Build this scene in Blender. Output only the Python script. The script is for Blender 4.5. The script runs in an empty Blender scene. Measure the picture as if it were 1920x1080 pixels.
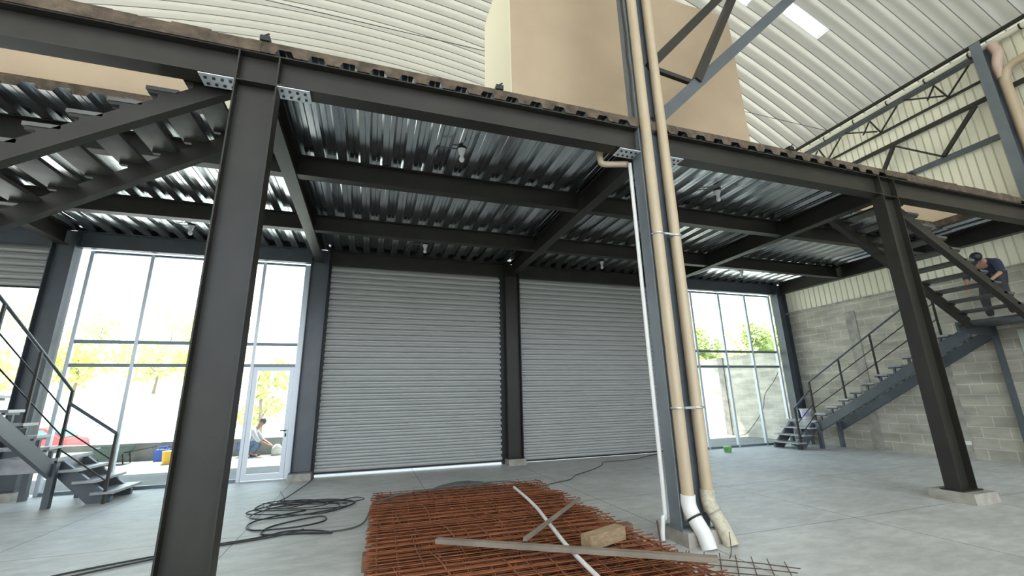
import bpy, bmesh, math, random
from mathutils import Vector, Matrix
sc = bpy.context.scene
C = sc.collection
PI = math.pi

# ------------------------------------------------------------------ camera
yaw, pitch, roll, FPX, EYE = .3186, .2539, -.0222, 799.1, 1.35
cyw, syw = math.cos(yaw), math.sin(yaw)
fw = Vector((syw*math.cos(pitch), cyw*math.cos(pitch), math.sin(pitch)))
rt = Vector((cyw, -syw, 0)); up = rt.cross(fw)
rt2 = math.cos(roll)*rt + math.sin(roll)*up
up2 = -math.sin(roll)*rt + math.cos(roll)*up
cam = bpy.data.cameras.new('camera'); camo = bpy.data.objects.new('camera', cam); C.objects.link(camo)
cam.sensor_width = 36; cam.lens = 36*FPX/1920; cam.clip_start = .05; cam.clip_end = 400
mw = Matrix((rt2, up2, -fw)).transposed().to_4x4(); mw.translation = Vector((0, 0, EYE))
camo.matrix_world = mw
sc.camera = camo

# ------------------------------------------------------------------ world, sun, exposure
sc.view_settings.view_transform = 'Standard'; sc.view_settings.look = 'None'
sc.view_settings.gamma = 1; sc.view_settings.use_curve_mapping = False
sc.view_settings.exposure = 1.68
w = bpy.data.worlds.new('World'); sc.world = w; w.use_nodes = True
nt = w.node_tree; bg = nt.nodes['Background']
tc = nt.nodes.new('ShaderNodeTexCoord'); sx = nt.nodes.new('ShaderNodeSeparateXYZ')
cr = nt.nodes.new('ShaderNodeValToRGB')
nt.links.new(tc.outputs['Generated'], sx.inputs[0]); nt.links.new(sx.outputs['Z'], cr.inputs[0])
cr.color_ramp.elements[0].position = 0; cr.color_ramp.elements[0].color = (.90, .96, 1, 1)
cr.color_ramp.elements[1].position = .7; cr.color_ramp.elements[1].color = (.52, .73, 1, 1)
nt.links.new(cr.outputs[0], bg.inputs[0]); bg.inputs[1].default_value = 1.5
sd = bpy.data.lights.new('sun', 'SUN'); so = bpy.data.objects.new('sun', sd); C.objects.link(so)
sd.energy = 5.5; sd.angle = .01; sd.color = (1, .95, .86)
sdir = Vector((-.12, .5, 1)).normalized()      # towards the sun: high, in front of the building
so.rotation_euler = sdir.to_track_quat('Z', 'Y').to_euler(); so.location = (0, 20, 30)

# ------------------------------------------------------------------ materials
def mat(name, col, rough=.6, metal=0, noise=0, nscale=4, bump=0, bscale=30, spec=.5, col2=None, stretch=None):
    m = bpy.data.materials.new(name); m.use_nodes = True; n = m.node_tree; b = n.nodes['Principled BSDF']
    b.inputs['Base Color'].default_value = (*col, 1); b.inputs['Roughness'].default_value = rough
    b.inputs['Metallic'].default_value = metal; b.inputs['Specular IOR Level'].default_value = spec
    if noise or bump:
        t = n.nodes.new('ShaderNodeTexCoord'); mp = n.nodes.new('ShaderNodeMapping')
        n.links.new(t.outputs['Object'], mp.inputs[0])
        if stretch: mp.inputs['Scale'].default_value = stretch
    if noise:
        no = n.nodes.new('ShaderNodeTexNoise'); no.inputs['Scale'].default_value = nscale; no.inputs['Detail'].default_value = 6
        n.links.new(mp.outputs[0], no.inputs[0])
        r = n.nodes.new('ShaderNodeValToRGB'); c2 = col2 or tuple(max(0, c*(1-noise)) for c in col)
        r.color_ramp.elements[0].position = .35; r.color_ramp.elements[1].position = .68
        r.color_ramp.elements[0].color = (*c2, 1); r.color_ramp.elements[1].color = (*col, 1)
        n.links.new(no.outputs[0], r.inputs[0]); n.links.new(r.outputs[0], b.inputs['Base Color'])
    if bump:
        n2 = n.nodes.new('ShaderNodeTexNoise'); n2.inputs['Scale'].default_value = bscale; n2.inputs['Detail'].default_value = 4
        n.links.new(mp.outputs[0], n2.inputs[0])
        bp = n.nodes.new('ShaderNodeBump'); bp.inputs['Strength'].default_value = bump; bp.inputs['Distance'].default_value = .02
        n.links.new(n2.outputs[0], bp.inputs['Height']); n.links.new(bp.outputs[0], b.inputs['Normal'])
    return m

steel = mat('dark_grey_steel_paint', (.031, .028, .023), .42, 0, .25, 3, .03, 40, spec=.3)
steel_m = mat('lit_steel_paint', (.15, .17, .19), .36, 0, .2, 3)  # steel paint lightened for the light caught by the two tall columns
steel_b = mat('blue_grey_steel_paint', (.085, .098, .112), .38, 0, .2, 3)
tread_m = mat('lit_tread_paint', (.40, .40, .41), .35, .3, .3, 6)  # lower treads lightened to carry the window light on their tops
galv = mat('galvanised_deck', (.68, .71, .72), .20, 1, .2, 5, .02, 12, stretch=(6, .6, 6))
zinc = mat('bright_zinc', (.8, .82, .84), .3, 1)
shut_m = mat('shutter_paint', (.43, .43, .41), .45, .05, .03, 2)
black = mat('black_rail', (.012, .012, .013), .5)
cream = mat('cream_sheet', (.70, .68, .55), .55, 0, .1, 1)
roof_m = mat('white_roof_sheet', (.69, .675, .605), .38, 0, .06, .8)
tan = mat('tan_render', (.52, .40, .27), .85, 0, .12, 1.2, .15, 60, col2=(.46, .35, .24))
pipe_m = mat('cream_pvc', (.50, .395, .265), .35, 0, .08, 2)
pipe_l = mat('pale_pvc', (.80, .78, .74), .35)
conc = mat('raw_concrete', (.42, .39, .34), .85, 0, .35, 6, .3, 30)
slab_m = mat('rough_slab_edge', (.15, .11, .075), .9, 0, .6, 9, .6, 40)
alu = mat('white_aluminium', (.62, .66, .70), .35, .2)
rust = mat('rusty_wire', (.31, .10, .038), .75, .1, .45, 8)
rust_d = mat('brown_wire', (.13, .075, .05), .7, .1, .3, 8)
wood = mat('sawn_wood', (.42, .29, .17), .8, 0, .35, 5, .3, 25, stretch=(1, 8, 8))
wood_g = mat('weathered_wood', (.27, .22, .17), .8, 0, .3, 4, .2, 20)
wood_r = mat('red_brown_timber', (.20, .10, .065), .8, 0, .35, 6)
cable_m = mat('black_cable', (.02, .02, .022), .5)
cable_g = mat('grey_cable', (.09, .095, .09), .6)
white_p = mat('white_plastic', (.78, .77, .76), .4)
bulb_m = mat('frosted_bulb', (.85, .82, .82), .2)
green_p = mat('green_plastic', (.15, .42, .12), .5)
teal_p = mat('teal_plastic', (.10, .50, .45), .5)
blue_p = mat('blue_plastic', (.05, .14, .55), .5)
yellow_p = mat('yellow_plastic', (.85, .50, .05), .5)
lilac = mat('lilac_print', (.50, .46, .66), .5)
paper = mat('pale_board', (.62, .63, .58), .8)
tarp = mat('grey_grit', (.16, .16, .15), .9, 0, .4, 20, .5, 40)
skin = mat('skin', (.36, .20, .13), .6)
hair = mat('black_hair', (.012, .011, .010), .6)
navy = mat('navy_cloth', (.03, .035, .06), .9)
darkc = mat('dark_cloth', (.035, .035, .04), .9)
ltcl = mat('pale_grey_shirt', (.55, .56, .58), .9)
denim = mat('blue_denim', (.10, .16, .28), .9)
red_car = mat('red_car_paint', (.62, .04, .04), .25, .2)
tyre = mat('tyre_rubber', (.02, .02, .02), .8)
glass_car = mat('tinted_glass', (.10, .22, .28), .08, .3)
ground_m = mat('pale_dust_ground', (.27, .26, .235), .95, 0, .2, 1.5, .5, 6)
bank_m = mat('dry_grass_bank', (.85, .85, .80), .95, 0, .3, .5)
bark = mat('bark', (.22, .17, .11), .9)
leaf1 = mat('leaf_yellow_green', (.74, .80, .24), .7, 0, .35, 1.5)
leaf2 = mat('leaf_green', (.60, .68, .26), .7, 0, .35, 1.5)
frp = bpy.data.materials.new('translucent_panel'); frp.use_nodes = True
n = frp.node_tree; n.nodes.remove(n.nodes['Principled BSDF']); o_ = n.nodes['Material Output']
a = n.nodes.new('ShaderNodeBsdfTranslucent'); a.inputs[0].default_value = (1, .91, .74, 1)
b = n.nodes.new('ShaderNodeBsdfTransparent'); b.inputs[0].default_value = (1, .93, .8, 1); mx = n.nodes.new('ShaderNodeMixShader'); mx.inputs[0].default_value = .25
n.links.new(a.outputs[0], mx.inputs[1]); n.links.new(b.outputs[0], mx.inputs[2]); n.links.new(mx.outputs[0], o_.inputs[0])
glass = bpy.data.materials.new('window_glass'); glass.use_nodes = True
n = glass.node_tree; n.nodes.remove(n.nodes['Principled BSDF']); o_ = n.nodes['Material Output']
a = n.nodes.new('ShaderNodeBsdfTransparent'); a.inputs[0].default_value = (.95, .98, .97, 1)
b = n.nodes.new('ShaderNodeBsdfGlossy'); b.inputs['Roughness'].default_value = .02
mx = n.nodes.new('ShaderNodeMixShader'); fr = n.nodes.new('ShaderNodeLayerWeight'); fr.inputs[0].default_value = .5
pw = n.nodes.new('ShaderNodeMath'); pw.operation = 'POWER'; pw.inputs[1].default_value = 5; n.links.new(fr.outputs['Facing'], pw.inputs[0])
ma = n.nodes.new('ShaderNodeMath'); ma.operation = 'MULTIPLY_ADD'; ma.inputs[1].default_value = .5; ma.inputs[2].default_value = .025; n.links.new(pw.outputs[0], ma.inputs[0])
n.links.new(ma.outputs[0], mx.inputs[0]); n.links.new(a.outputs[0], mx.inputs[1]); n.links.new(b.outputs[0], mx.inputs[2]); n.links.new(mx.outputs[0], o_.inputs[0])

def floor_mat():
    m = mat('polished_concrete_floor', (.47, .475, .47), .34, 0, 0)
    n = m.node_tree; L = n.links; b = n.nodes['Principled BSDF']
    t = n.nodes.new('ShaderNodeTexCoord'); s = n.nodes.new('ShaderNodeSeparateXYZ'); L.new(t.outputs['Object'], s.inputs[0])
    def mth(op, a, b_=None):
        k = n.nodes.new('ShaderNodeMath'); k.operation = op
        for i, v in enumerate((a, b_)):
            if v is None: continue
            if isinstance(v, (int, float)): k.inputs[i].default_value = v
            else: L.new(v, k.inputs[i])
        return k.outputs[0]
    def line(co, off, per):
        f = mth('PINGPONG', mth('ADD', co, -off), per/2); return mth('LESS_THAN', f, .006)
    j = mth('MAXIMUM', line(s.outputs[0], 3.04, 2.13), line(s.outputs[1], 3.78, 1.88))
    n1 = n.nodes.new('ShaderNodeTexNoise'); n1.inputs['Scale'].default_value = .9; n1.inputs['Detail'].default_value = 9; n1.inputs['Roughness'].default_value = .62
    L.new(t.outputs['Object'], n1.inputs[0])
    r = n.nodes.new('ShaderNodeValToRGB'); r.color_ramp.elements[0].position = .32; r.color_ramp.elements[1].position = .7
    r.color_ramp.elements[0].color = (.50, .50, .48, 1); r.color_ramp.elements[1].color = (.68, .68, .66, 1); L.new(n1.outputs[0], r.inputs[0])
    n2 = n.nodes.new('ShaderNodeTexNoise'); n2.inputs['Scale'].default_value = 3.5; n2.inputs['Detail'].default_value = 12; n2.inputs['Roughness'].default_value = .68
    mp_ = n.nodes.new('ShaderNodeMapping'); mp_.inputs['Scale'].default_value = (1, 2.2, 1); mp_.inputs['Rotation'].default_value = (0, 0, -.35)
    L.new(t.outputs['Object'], mp_.inputs[0]); L.new(mp_.outputs[0], n2.inputs[0])
    r2 = n.nodes.new('ShaderNodeValToRGB'); r2.color_ramp.elements[0].position = .4; r2.color_ramp.elements[1].position = .62
    r2.color_ramp.elements[0].color = (.78, .77, .74, 1); r2.color_ramp.elements[1].color = (1, 1, 1, 1); L.new(n2.outputs[0], r2.inputs[0])
    mm = n.nodes.new('ShaderNodeMixRGB'); mm.blend_type = 'MULTIPLY'; mm.inputs[0].default_value = .9
    L.new(r.outputs[0], mm.inputs[1]); L.new(r2.outputs[0], mm.inputs[2])
    mj = n.nodes.new('ShaderNodeMixRGB'); L.new(j, mj.inputs[0]); L.new(mm.outputs[0], mj.inputs[1]); mj.inputs[2].default_value = (.17, .165, .155, 1)
    L.new(mj.outputs[0], b.inputs['Base Color'])
    rr = n.nodes.new('ShaderNodeMapRange'); L.new(n1.outputs[0], rr.inputs[0]); rr.inputs[3].default_value = .42; rr.inputs[4].default_value = .6
    L.new(rr.outputs[0], b.inputs['Roughness'])
    bp = n.nodes.new('ShaderNodeBump'); bp.inputs['Strength'].default_value = .12; bp.inputs['Distance'].default_value = .02
    L.new(n2.outputs[0], bp.inputs['Height']); L.new(bp.outputs[0], b.inputs['Normal'])
    return m
floor_m = floor_mat()

def block_mat(name, c1, c2, cm):
    m = mat(name, c1, .9); n = m.node_tree; L = n.links; b = n.nodes['Principled BSDF']
    t = n.nodes.new('ShaderNodeTexCoord'); s = n.nodes.new('ShaderNodeSeparateXYZ'); L.new(t.outputs['Object'], s.inputs[0])
    cb = n.nodes.new('ShaderNodeCombineXYZ'); L.new(s.outputs[1], cb.inputs[0]); L.new(s.outputs[2], cb.inputs[1])
    br = n.nodes.new('ShaderNodeTexBrick'); L.new(cb.outputs[0], br.inputs[0])
    br.inputs['Scale'].default_value = 1; br.inputs['Brick Width'].default_value = .41; br.inputs['Row Height'].default_value = .205
    br.inputs['Mortar Size'].default_value = .011; br.inputs['Mortar Smooth'].default_value = .3; br.inputs['Bias'].default_value = -.1
    br.inputs['Color1'].default_value = (*c1, 1); br.inputs['Color2'].default_value = (*c2, 1); br.inputs['Mortar'].default_value = (*cm, 1)
    no = n.nodes.new('ShaderNodeTexNoise'); no.inputs['Scale'].default_value = 2.2; no.inputs['Detail'].default_value = 8
    mp = n.nodes.new('ShaderNodeMapping'); mp.inputs['Scale'].default_value = (1, .7, 2.4); L.new(t.outputs['Object'], mp.inputs[0]); L.new(mp.outputs[0], no.inputs[0])
    r = n.nodes.new('ShaderNodeValToRGB'); r.color_ramp.elements[0].position = .35; r.color_ramp.elements[1].position = .7
    r.color_ramp.elements[0].color = (.68, .66, .62, 1); r.color_ramp.elements[1].color = (1.08, 1.06, 1.0, 1); L.new(no.outputs[0], r.inputs[0])
    mm = n.nodes.new('ShaderNodeMixRGB'); mm.blend_type = 'MULTIPLY'; mm.inputs[0].default_value = 1
    L.new(br.outputs[0], mm.inputs[1]); L.new(r.outputs[0], mm.inputs[2]); L.new(mm.outputs[0], b.inputs['Base Color'])
    bp = n.nodes.new('ShaderNodeBump'); bp.inputs['Strength'].default_value = .5; bp.inputs['Distance'].default_value = .015
    L.new(br.outputs['Fac'], bp.inputs['Height']); bp.invert = True; L.new(bp.outputs[0], b.inputs['Normal'])
    return m
block_m = block_mat('grey_concrete_block', (.45, .43, .38), (.52, .50, .44), (.66, .64, .57))
block_o = block_mat('sunlit_concrete_block', (.62, .60, .54), (.68, .66, .60), (.75, .73, .68))  # block colours lightened to carry the sun on the yard wall

# ------------------------------------------------------------------ mesh helpers
class MB:
    def __init__(s): s.v = []; s.f = []; s.sm = []
    def add(s, vs, fs, smooth=False):
        o = len(s.v); s.v += [tuple(v) for v in vs]
        for f in fs: s.f.append(tuple(i+o for i in f)); s.sm.append(smooth)
        return s
    def box(s, x0, x1, y0, y1, z0, z1):
        x0, x1 = min(x0, x1), max(x0, x1); y0, y1 = min(y0, y1), max(y0, y1); z0, z1 = min(z0, z1), max(z0, z1)
        return s.add([(x0,y0,z0),(x1,y0,z0),(x1,y1,z0),(x0,y1,z0),(x0,y0,z1),(x1,y0,z1),(x1,y1,z1),(x0,y1,z1)],
              [(0,3,2,1),(4,5,6,7),(0,1,5,4),(1,2,6,5),(2,3,7,6),(3,0,4,7)])
    def prism(s, poly, p, q, u, v, smooth=False):
        """polygon of (a,b) swept from p to q, a along u, b along v"""
        p, q, u, v = map(Vector, (p, q, u, v)); n_ = len(poly)
        vs = [p+u*a+v*b for a, b in poly]+[q+u*a+v*b for a, b in poly]
        fs = [(i, (i+1) % n_, (i+1) % n_+n_, i+n_) for i in range(n_)]
        s.add(vs, fs, smooth)
        s.add(vs, [tuple(range(n_))[::-1], tuple(range(n_, 2*n_))])
        return s
    def bar(s, p, q, w_, h, upv=(0, 0, 1)):
        p, q = Vector(p), Vector(q); d = (q-p).normalized(); upv = Vector(upv)
        if abs(d.dot(upv)) > .98: upv = Vector((0, 1, 0))
        sv = d.cross(upv).normalized(); uv = sv.cross(d)
        return s.prism([(-w_/2, -h/2), (w_/2, -h/2), (w_/2, h/2), (-w_/2, h/2)], p, q, sv, uv)
    def ibeam(s, p, q, h, b_, tf=.012, tw=.009, u=None, v=(0, 0, 1)):
        """I section: flanges b_ wide along u, h deep along v, swept p->q"""
        p, q = Vector(p), Vector(q); d = (q-p).normalized(); v = Vector(v)
        u = Vector(u) if u else d.cross(v).normalized()
        for (a0, a1, b0, b1) in ((-b_/2, b_/2, -h/2, -h/2+tf), (-b_/2, b_/2, h/2-tf, h/2), (-tw/2, tw/2, -h/2+tf, h/2-tf)):
            s.prism([(a0, b0), (a1, b0), (a1, b1), (a0, b1)], p, q, u, v)
        return s
    def tube(s, pts, r, n_=8, closed=False, cap=True):
        pts = [Vector(p) for p in pts]; m = len(pts); o = []; prev = None
        rs = r if isinstance(r, (list, tuple)) else [r]*m
        for i, p in enumerate(pts):
            a = pts[(i-1) % m] if (closed or i) else p; c = pts[(i+1) % m] if (closed or i < m-1) else p
            d = (c-a).normalized()
            if prev is None:
                k = Vector((0, 0, 1)) if abs(d.z) < .9 else Vector((1, 0, 0)); u = d.cross(k).normalized()
            else:
                u = (prev-d*prev.dot(d)).normalized()
            prev = u; v = d.cross(u)
            o += [p+(u*math.cos(2*PI*j/n_)+v*math.sin(2*PI*j/n_))*rs[i] for j in range(n_)]
        fs = []
        for i in range(m if closed else m-1):
            for j in range(n_):
                fs.append((i*n_+j, i*n_+(j+1) % n_, ((i+1) % m)*n_+(j+1) % n_, ((i+1) % m)*n_+j))
        s.add(o, fs, True)
        if cap and not closed: s.add(o[:n_], [tuple(range(n_))[::-1]]); s.add(o[-n_:], [tuple(range(n_))])
        return s
    def lathe(s, prof, c, n_=20, axis=None):
        """prof (r,z) around vertical axis at c"""
        vs = []; m = len(prof)
        for r, z in prof:
            for j in range(n_):
                a_ = 2*PI*j/n_; vs.append((c[0]+r*math.cos(a_), c[1]+r*math.sin(a_), c[2]+z))
        fs = [(i*n_+j, i*n_+(j+1) % n_, (i+1)*n_+(j+1) % n_, (i+1)*n_+j) for i in range(m-1) for j in range(n_)]
        s.add(vs, fs, True); s.add(vs[:n_], [tuple(range(n_))[::-1]]); s.add(vs[-n_:], [tuple(range(n_))])
        return s
def obj(name, mb, m, parent=None):
    me = bpy.data.meshes.new(name); me.from_pydata(mb.v, [], mb.f); me.materials.append(m)
    me.polygons.foreach_set('use_smooth', mb.sm); me.update()
    b_ = bmesh.new(); b_.from_mesh(me); bmesh.ops.recalc_face_normals(b_, faces=b_.faces); b_.to_mesh(me); b_.free()
    o = bpy.data.objects.new(name, me); C.objects.link(o)
    if parent:
        o.parent = parent; o.matrix_parent_inverse = Matrix.Translation(parent.location).inverted()
    return o
def tag(o, label, cat, group=None, kind=None):
    o['label'] = label; o['category'] = cat
    if group: o['group'] = group
    if kind: o['kind'] = kind
    return o
def thing(name, label, cat, loc=(0, 0, 0), group=None, kind=None):
    o = bpy.data.objects.new(name, None); C.objects.link(o); o.location = loc; o.empty_display_size = .2
    return tag(o, label, cat, group, kind)
def smooth_pts(pts, k=6):
    pts = [Vector(p) for p in pts]; out = []
    for i in range(len(pts)-1):
        p0 = pts[max(i-1, 0)]; p1 = pts[i]; p2 = pts[i+1]; p3 = pts[min(i+2, len(pts)-1)]
        for j in range(k):
            t = j/k; out.append(.5*((2*p1)+(p2-p0)*t+(2*p0-5*p1+4*p2-p3)*t*t+(3*p1-p0-3*p2+p3)*t**3))
    return out+[pts[-1]]

# ------------------------------------------------------------------ main dimensions
BX = [3.02+4.143*k for k in range(-2, 3)]      # column lines
CW = .167
YF, YW = 3.815, 9.42                           # front beam line, facade line
ZB, ZT = 4.135, 4.44                           # beam bottom / top
XR = 11.47
XC, ZC, RR = -1.5, -13.2, 25.0                # roof vault
YE = 14.5; YR = -14
def zroof(x): return ZC+math.sqrt(RR*RR-(x-XC)**2)

# ------------------------------------------------------------------ floor, ground
o = obj('floor', MB().box(-14.6, XR, YR, 9.62, -.2, 0), floor_m); tag(o, 'smooth grey concrete floor with thin sawn joints', 'floor', kind='structure')
g = MB(); g.box(-60, 60, 9.62, 14.7, -.3, -.02); g.box(-60, 60, -60, YR, -.3, -.02)
g.box(XR, 60, YR, 9.62, -.3, -.02); g.box(-60, -14.6, YR, 9.62, -.3, -.02)
o = obj('yard_ground', g, ground_m); tag(o, 'pale dusty sunlit yard outside the glass facade', 'ground', kind='structure')
random.seed(3)
def hz(x, y):
    t = max(0, (y-30)/34); g_ = min(1, max(0, (y-26.5)/4)); g_ = g_*g_*(3-2*g_); f = min(1, max(0, (y-15)/8)); f = f*f*(3-2*f)
    if x > 8: f *= max(0, 1-(x-8)/3)
    return -.03-.84*f+(2.9 if x < 8 else 1)*g_+(11*t**1.1 if x < 8 else 7*t)+.35*t*math.sin(x*.7+y*.3)
def hill():
    m = MB(); xs = [-60+3*i for i in range(41)]; ys = [14.7+1.6*j for j in range(30)]; vs = []
    for y in ys:
        for x in xs:
            vs.append((x, y, hz(x, y)))
    nx = len(xs)
    m.add(vs, [(j*nx+i, j*nx+i+1, (j+1)*nx+i+1, (j+1)*nx+i) for j in range(len(ys)-1) for i in range(nx-1)], True)
    return m
o = obj('hillside', hill(), bank_m); tag(o, 'bleached dry hillside rising behind the yard', 'hill', kind='structure')

# ------------------------------------------------------------------ right wall
wr = thing('wall_right', 'right hand wall of grey blocks below cream ribbed sheeting', 'wall', (XR, 0, 0), kind='structure')
obj('block_wall', MB().box(XR, XR+.2, YR, 9.6, 0, 3.58), block_m, wr)
def ribbed(y0, y1, z0, z1, x, per=.142, d=.05):
    m = MB(); y = y0; vs = []; k = 0
    prof = []
    while y < y1:
        prof += [(x, y), (x, y+per*.80), (x+d, y+per*.86), (x+d, y+per*.94)]; y += per
    prof.append((x, y))
    vs = [(a_, b_, z0) for a_, b_ in prof]+[(a_, b_, z1) for a_, b_ in prof]; n_ = len(prof)
    m.add(vs, [(i, i+1, i+1+n_, i+n_) for i in range(n_-1)]); return m
clad_m = bpy.data.materials.new('cream_translucent_sheet'); clad_m.use_nodes = True
n = clad_m.node_tree; L_ = n.links; pb = n.nodes['Principled BSDF']; pb.inputs['Base Color'].default_value = (.68, .645, .50, 1); pb.inputs['Roughness'].default_value = .5
a = n.nodes.new('ShaderNodeBsdfTranslucent'); a.inputs[0].default_value = (.75, .72, .55, 1); mx = n.nodes.new('ShaderNodeMixShader'); mx.inputs[0].default_value = .04
L_.new(pb.outputs[0], mx.inputs[1]); L_.new(a.outputs[0], mx.inputs[2]); L_.new(mx.outputs[0], n.nodes['Material Output'].inputs[0])
cl = obj('cladding', ribbed(YR, 9.6, 3.58, 8.12, XR+.03), clad_m, wr); cl['label'] = 'cream ribbed metal cladding'
obj('wall_cap', MB().box(XR-.01, XR+.03, YR, 9.6, 3.55, 3.6), conc, wr)
for y in (7.47, 5.86, 1.7):
    p = obj('pilaster', MB().box(XR-.015, XR+.05, y-.12, y+.12, 0, 3.3 if y > 7 else 2.6), conc, wr); p['label'] = 'smooth pale concrete pilaster'
# left / far side of the hall
wl = thing('wall_left', 'far left side wall of the hall', 'wall', (-14.5, 0, 0), kind='structure')
obj('block_wall', MB().box(-14.7, -14.5, YR, 9.6, 0, 3.58), block_m, wl)
obj('cladding', MB().box(-14.62, -14.58, YR, 9.6, 3.58, 8.1), cream, wl)

# ------------------------------------------------------------------ vaulted roof with skylight panels
PER = .29
SKY = [(8.42, 9.42, 18), (6.9, 7.75, 19), (8.2, 9.2, 3), (-12.5, 9.5, -6), (-12.5, 9.5, -14), (-12.5, 9.5, -22), (-12.5, 9.5, -30), (-12.5, 9.5, -38), (-12.5, -5.5, 3)]   # x0,x1, rib index; wide unseen strips are added to light the floor
SEAM = MB()
def roof():
    m = MB(); holes = []
    x0, x1 = XC-12.97-.2, XR+.12
    th0 = math.asin((x0-XC)/RR); th1 = math.asin((x1-XC)/RR); NT = 110
    k0 = round(YR/PER); k1 = round(YE/PER); NS = 6
    ths = [th0+(th1-th0)*i/NT for i in range(NT+1)]
    for k in range(k0, k1):
        sks = [s for s in SKY if s[2] == k]
        vs = []
        for j in range(NS+1):
            u = j/NS; y = (k+u)*PER; b_ = .075*math.sin(PI*u)
            for th in ths: vs.append((XC+(RR+b_)*math.sin(th), y, ZC+(RR+b_)*math.cos(th)))
        fs = []
        for i in range(NT):
            xm = XC+RR*math.sin((ths[i]+ths[i+1])/2)
            if any(s[0] < xm < s[1] for s in sks) or any(s[0] < xm < s[1] and s[2] == k-1 and s[1]-s[0] > 2 for s in SKY): holes.append((k, i)); continue
            for j in range(NS): fs.append((j*(NT+1)+i, j*(NT+1)+i+1, (j+1)*(NT+1)+i+1, (j+1)*(NT+1)+i))
        m.add(vs, fs, True)
        sv = []
        for th in ths:
            for dy, dr in ((-.008, .006), (0, -.012), (.008, .006)): sv.append((XC+(RR+dr)*math.sin(th), k*PER+dy, ZC+(RR+dr)*math.cos(th)))
        SEAM.add(sv, [(i*3+a_, (i+1)*3+a_, (i+1)*3+a_+1, i*3+a_+1) for i in range(NT) for a_ in (0, 1)])
    return m
o = obj('ceiling', roof(), roof_m); tag(o, 'pale arched vault roof of curved ribbed metal sheets', 'roof', kind='structure')
sm_ = obj('folded_seams', SEAM, mat('seam_grey', (.16, .16, .15), .6), o); sm_['kind'] = 'stuff'
for i, (a0, a1, k) in enumerate(SKY):
    m = MB(); vs = []; N_ = 10 if a1-a0 < 2 else 60
    for j in range(N_+1):
        x = a0-.03+(a1-a0+.06)*j/N_
        kk = 1 if a1-a0 < 2 else 2
        for y in (k*PER, (k+kk/2)*PER, (k+kk)*PER): vs.append((x, y, zroof(x)+.05))
    m.add(vs, [(j*3+c_, (j+1)*3+c_, (j+1)*3+c_+1, j*3+c_+1) for j in range(N_) for c_ in (0, 1)], True)
    t = thing('skylight', ['bright translucent skylight panel above the right wall', 'bright skylight panel by the top of the diagonal bracing'][i] if i < 2 else 'unseen translucent roof panel added to light the hall', 'skylight', (a0, k*PER, zroof(a0)), 'roof skylights')
    obj('panel', m, frp, t)
    f = MB()
    for x in [a0+(a1-a0)*q_/(2 if a1-a0 < 2 else 20) for q_ in range(3 if a1-a0 < 2 else 21)]: f.bar((x, k*PER, zroof(x)), (x, (k+kk)*PER, zroof(x)), .02, .03)
    for y in (k*PER, (k+kk)*PER): f.tube([(a0+(a1-a0)*q_/20, y, zroof(a0+(a1-a0)*q_/20)) for q_ in range(21)], .014, 5)
    obj('frame', f, alu, t)

tag(obj('tie_cable', MB().tube([(-14.4, 6.9, 8.15), (11.4, 6.9, 8.15)], .007, 5), cable_m), 'thin tie cable stretched across under the vault', 'cable')
# gutter / eave rail along the right wall
gt = thing('eave_gutter', 'long pale eave gutter tube along the top of the right wall', 'gutter', (11.35, 0, 8.1))
g = MB(); g.box(11.30, 11.36, YR, YE, 8.10, 8.16); obj('top_rail', g, steel, gt)
obj('gutter', MB().tube([(11.36, YR, 7.99), (11.36, YE, 7.99)], .055, 10), cream, gt)
for i in range(16):
    y = 9.3-.56*i*1.35
    if y < 1: break
    obj('bracket', MB().tube([(11.36, y-.012, 7.99), (11.36, y+.012, 7.99)], .066, 10), steel, gt)

# unseen front gable, sheeting added to cut the light on the vault
gb = MB(); vs = []; N_ = 60
for i in range(N_+1):
    x = -14.5+26.1*i/N_; vs += [(x, YE, 5.7), (x, YE, zroof(x)+.05)]
gb.add(vs, [(2*i, 2*i+2, 2*i+3, 2*i+1) for i in range(N_)])
o = obj('wall_front', gb, clad_m); tag(o, 'unseen cream sheeted gable added to dim the far end of the vault', 'wall', kind='structure')

# ------------------------------------------------------------------ columns
def column(x, yc, z1, label, group, z0=.12, dy=.16, h=CW*2, mat_=steel, plinth=.48, gusset=False, stiff=False):
    t = thing('steel_column', label, 'column', (x, yc, 0), group)
    obj('shaft', MB().ibeam((x, yc, z0), (x, yc, z1), h, dy, .012, .012, u=(0, 1, 0), v=(1, 0, 0)), mat_, t)
    if plinth:
        p = plinth/2; q = p-.012
        m = MB(); m.add([(x-p,yc-p,0),(x+p,yc-p,0),(x+p,yc+p,0),(x-p,yc+p,0),(x-q,yc-q,z0),(x+q,yc-q,z0),(x+q,yc+q,z0),(x-q,yc+q,z0)],
              [(0,3,2,1),(4,5,6,7),(0,1,5,4),(1,2,6,5),(2,3,7,6),(3,0,4,7)])
        obj('concrete_plinth', m, conc, t)
        obj('base_plate', MB().box(x-.19, x+.19, yc-.12, yc+.12, z0-.002, z0+.014), mat_, t)
    if gusset:
        for s in (-1, 1):
            m = MB(); xa = x+s*(CW+.002); z = ZB-.012
            m.box(xa, xa+s*.27, yc-.085, yc+.085, z-.008, z)
            gp = obj('gusset_plate', m, alu, t); gp['label'] = 'pale bolted plate with eight holes'
            hb = MB()
            for i in range(4):
                for j in (-1, 1): hb.lathe([(.013, -.012), (.013, 0)], (xa+s*(.035+i*.064), yc+j*.04, z-.007), 10)
            obj('bolt_hole', hb, black, gp)
    if stiff:
        for zz in (ZB, ZT): obj('stiffener', MB().box(x-CW+.01, x+CW-.01, yc-.078, yc+.078, zz-.012, zz), mat_, t)
    return t
column(BX[1], YF, ZT, 'large dark steel column in the left foreground with bolted plates', 'front row columns', gusset=True, stiff=True)
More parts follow.
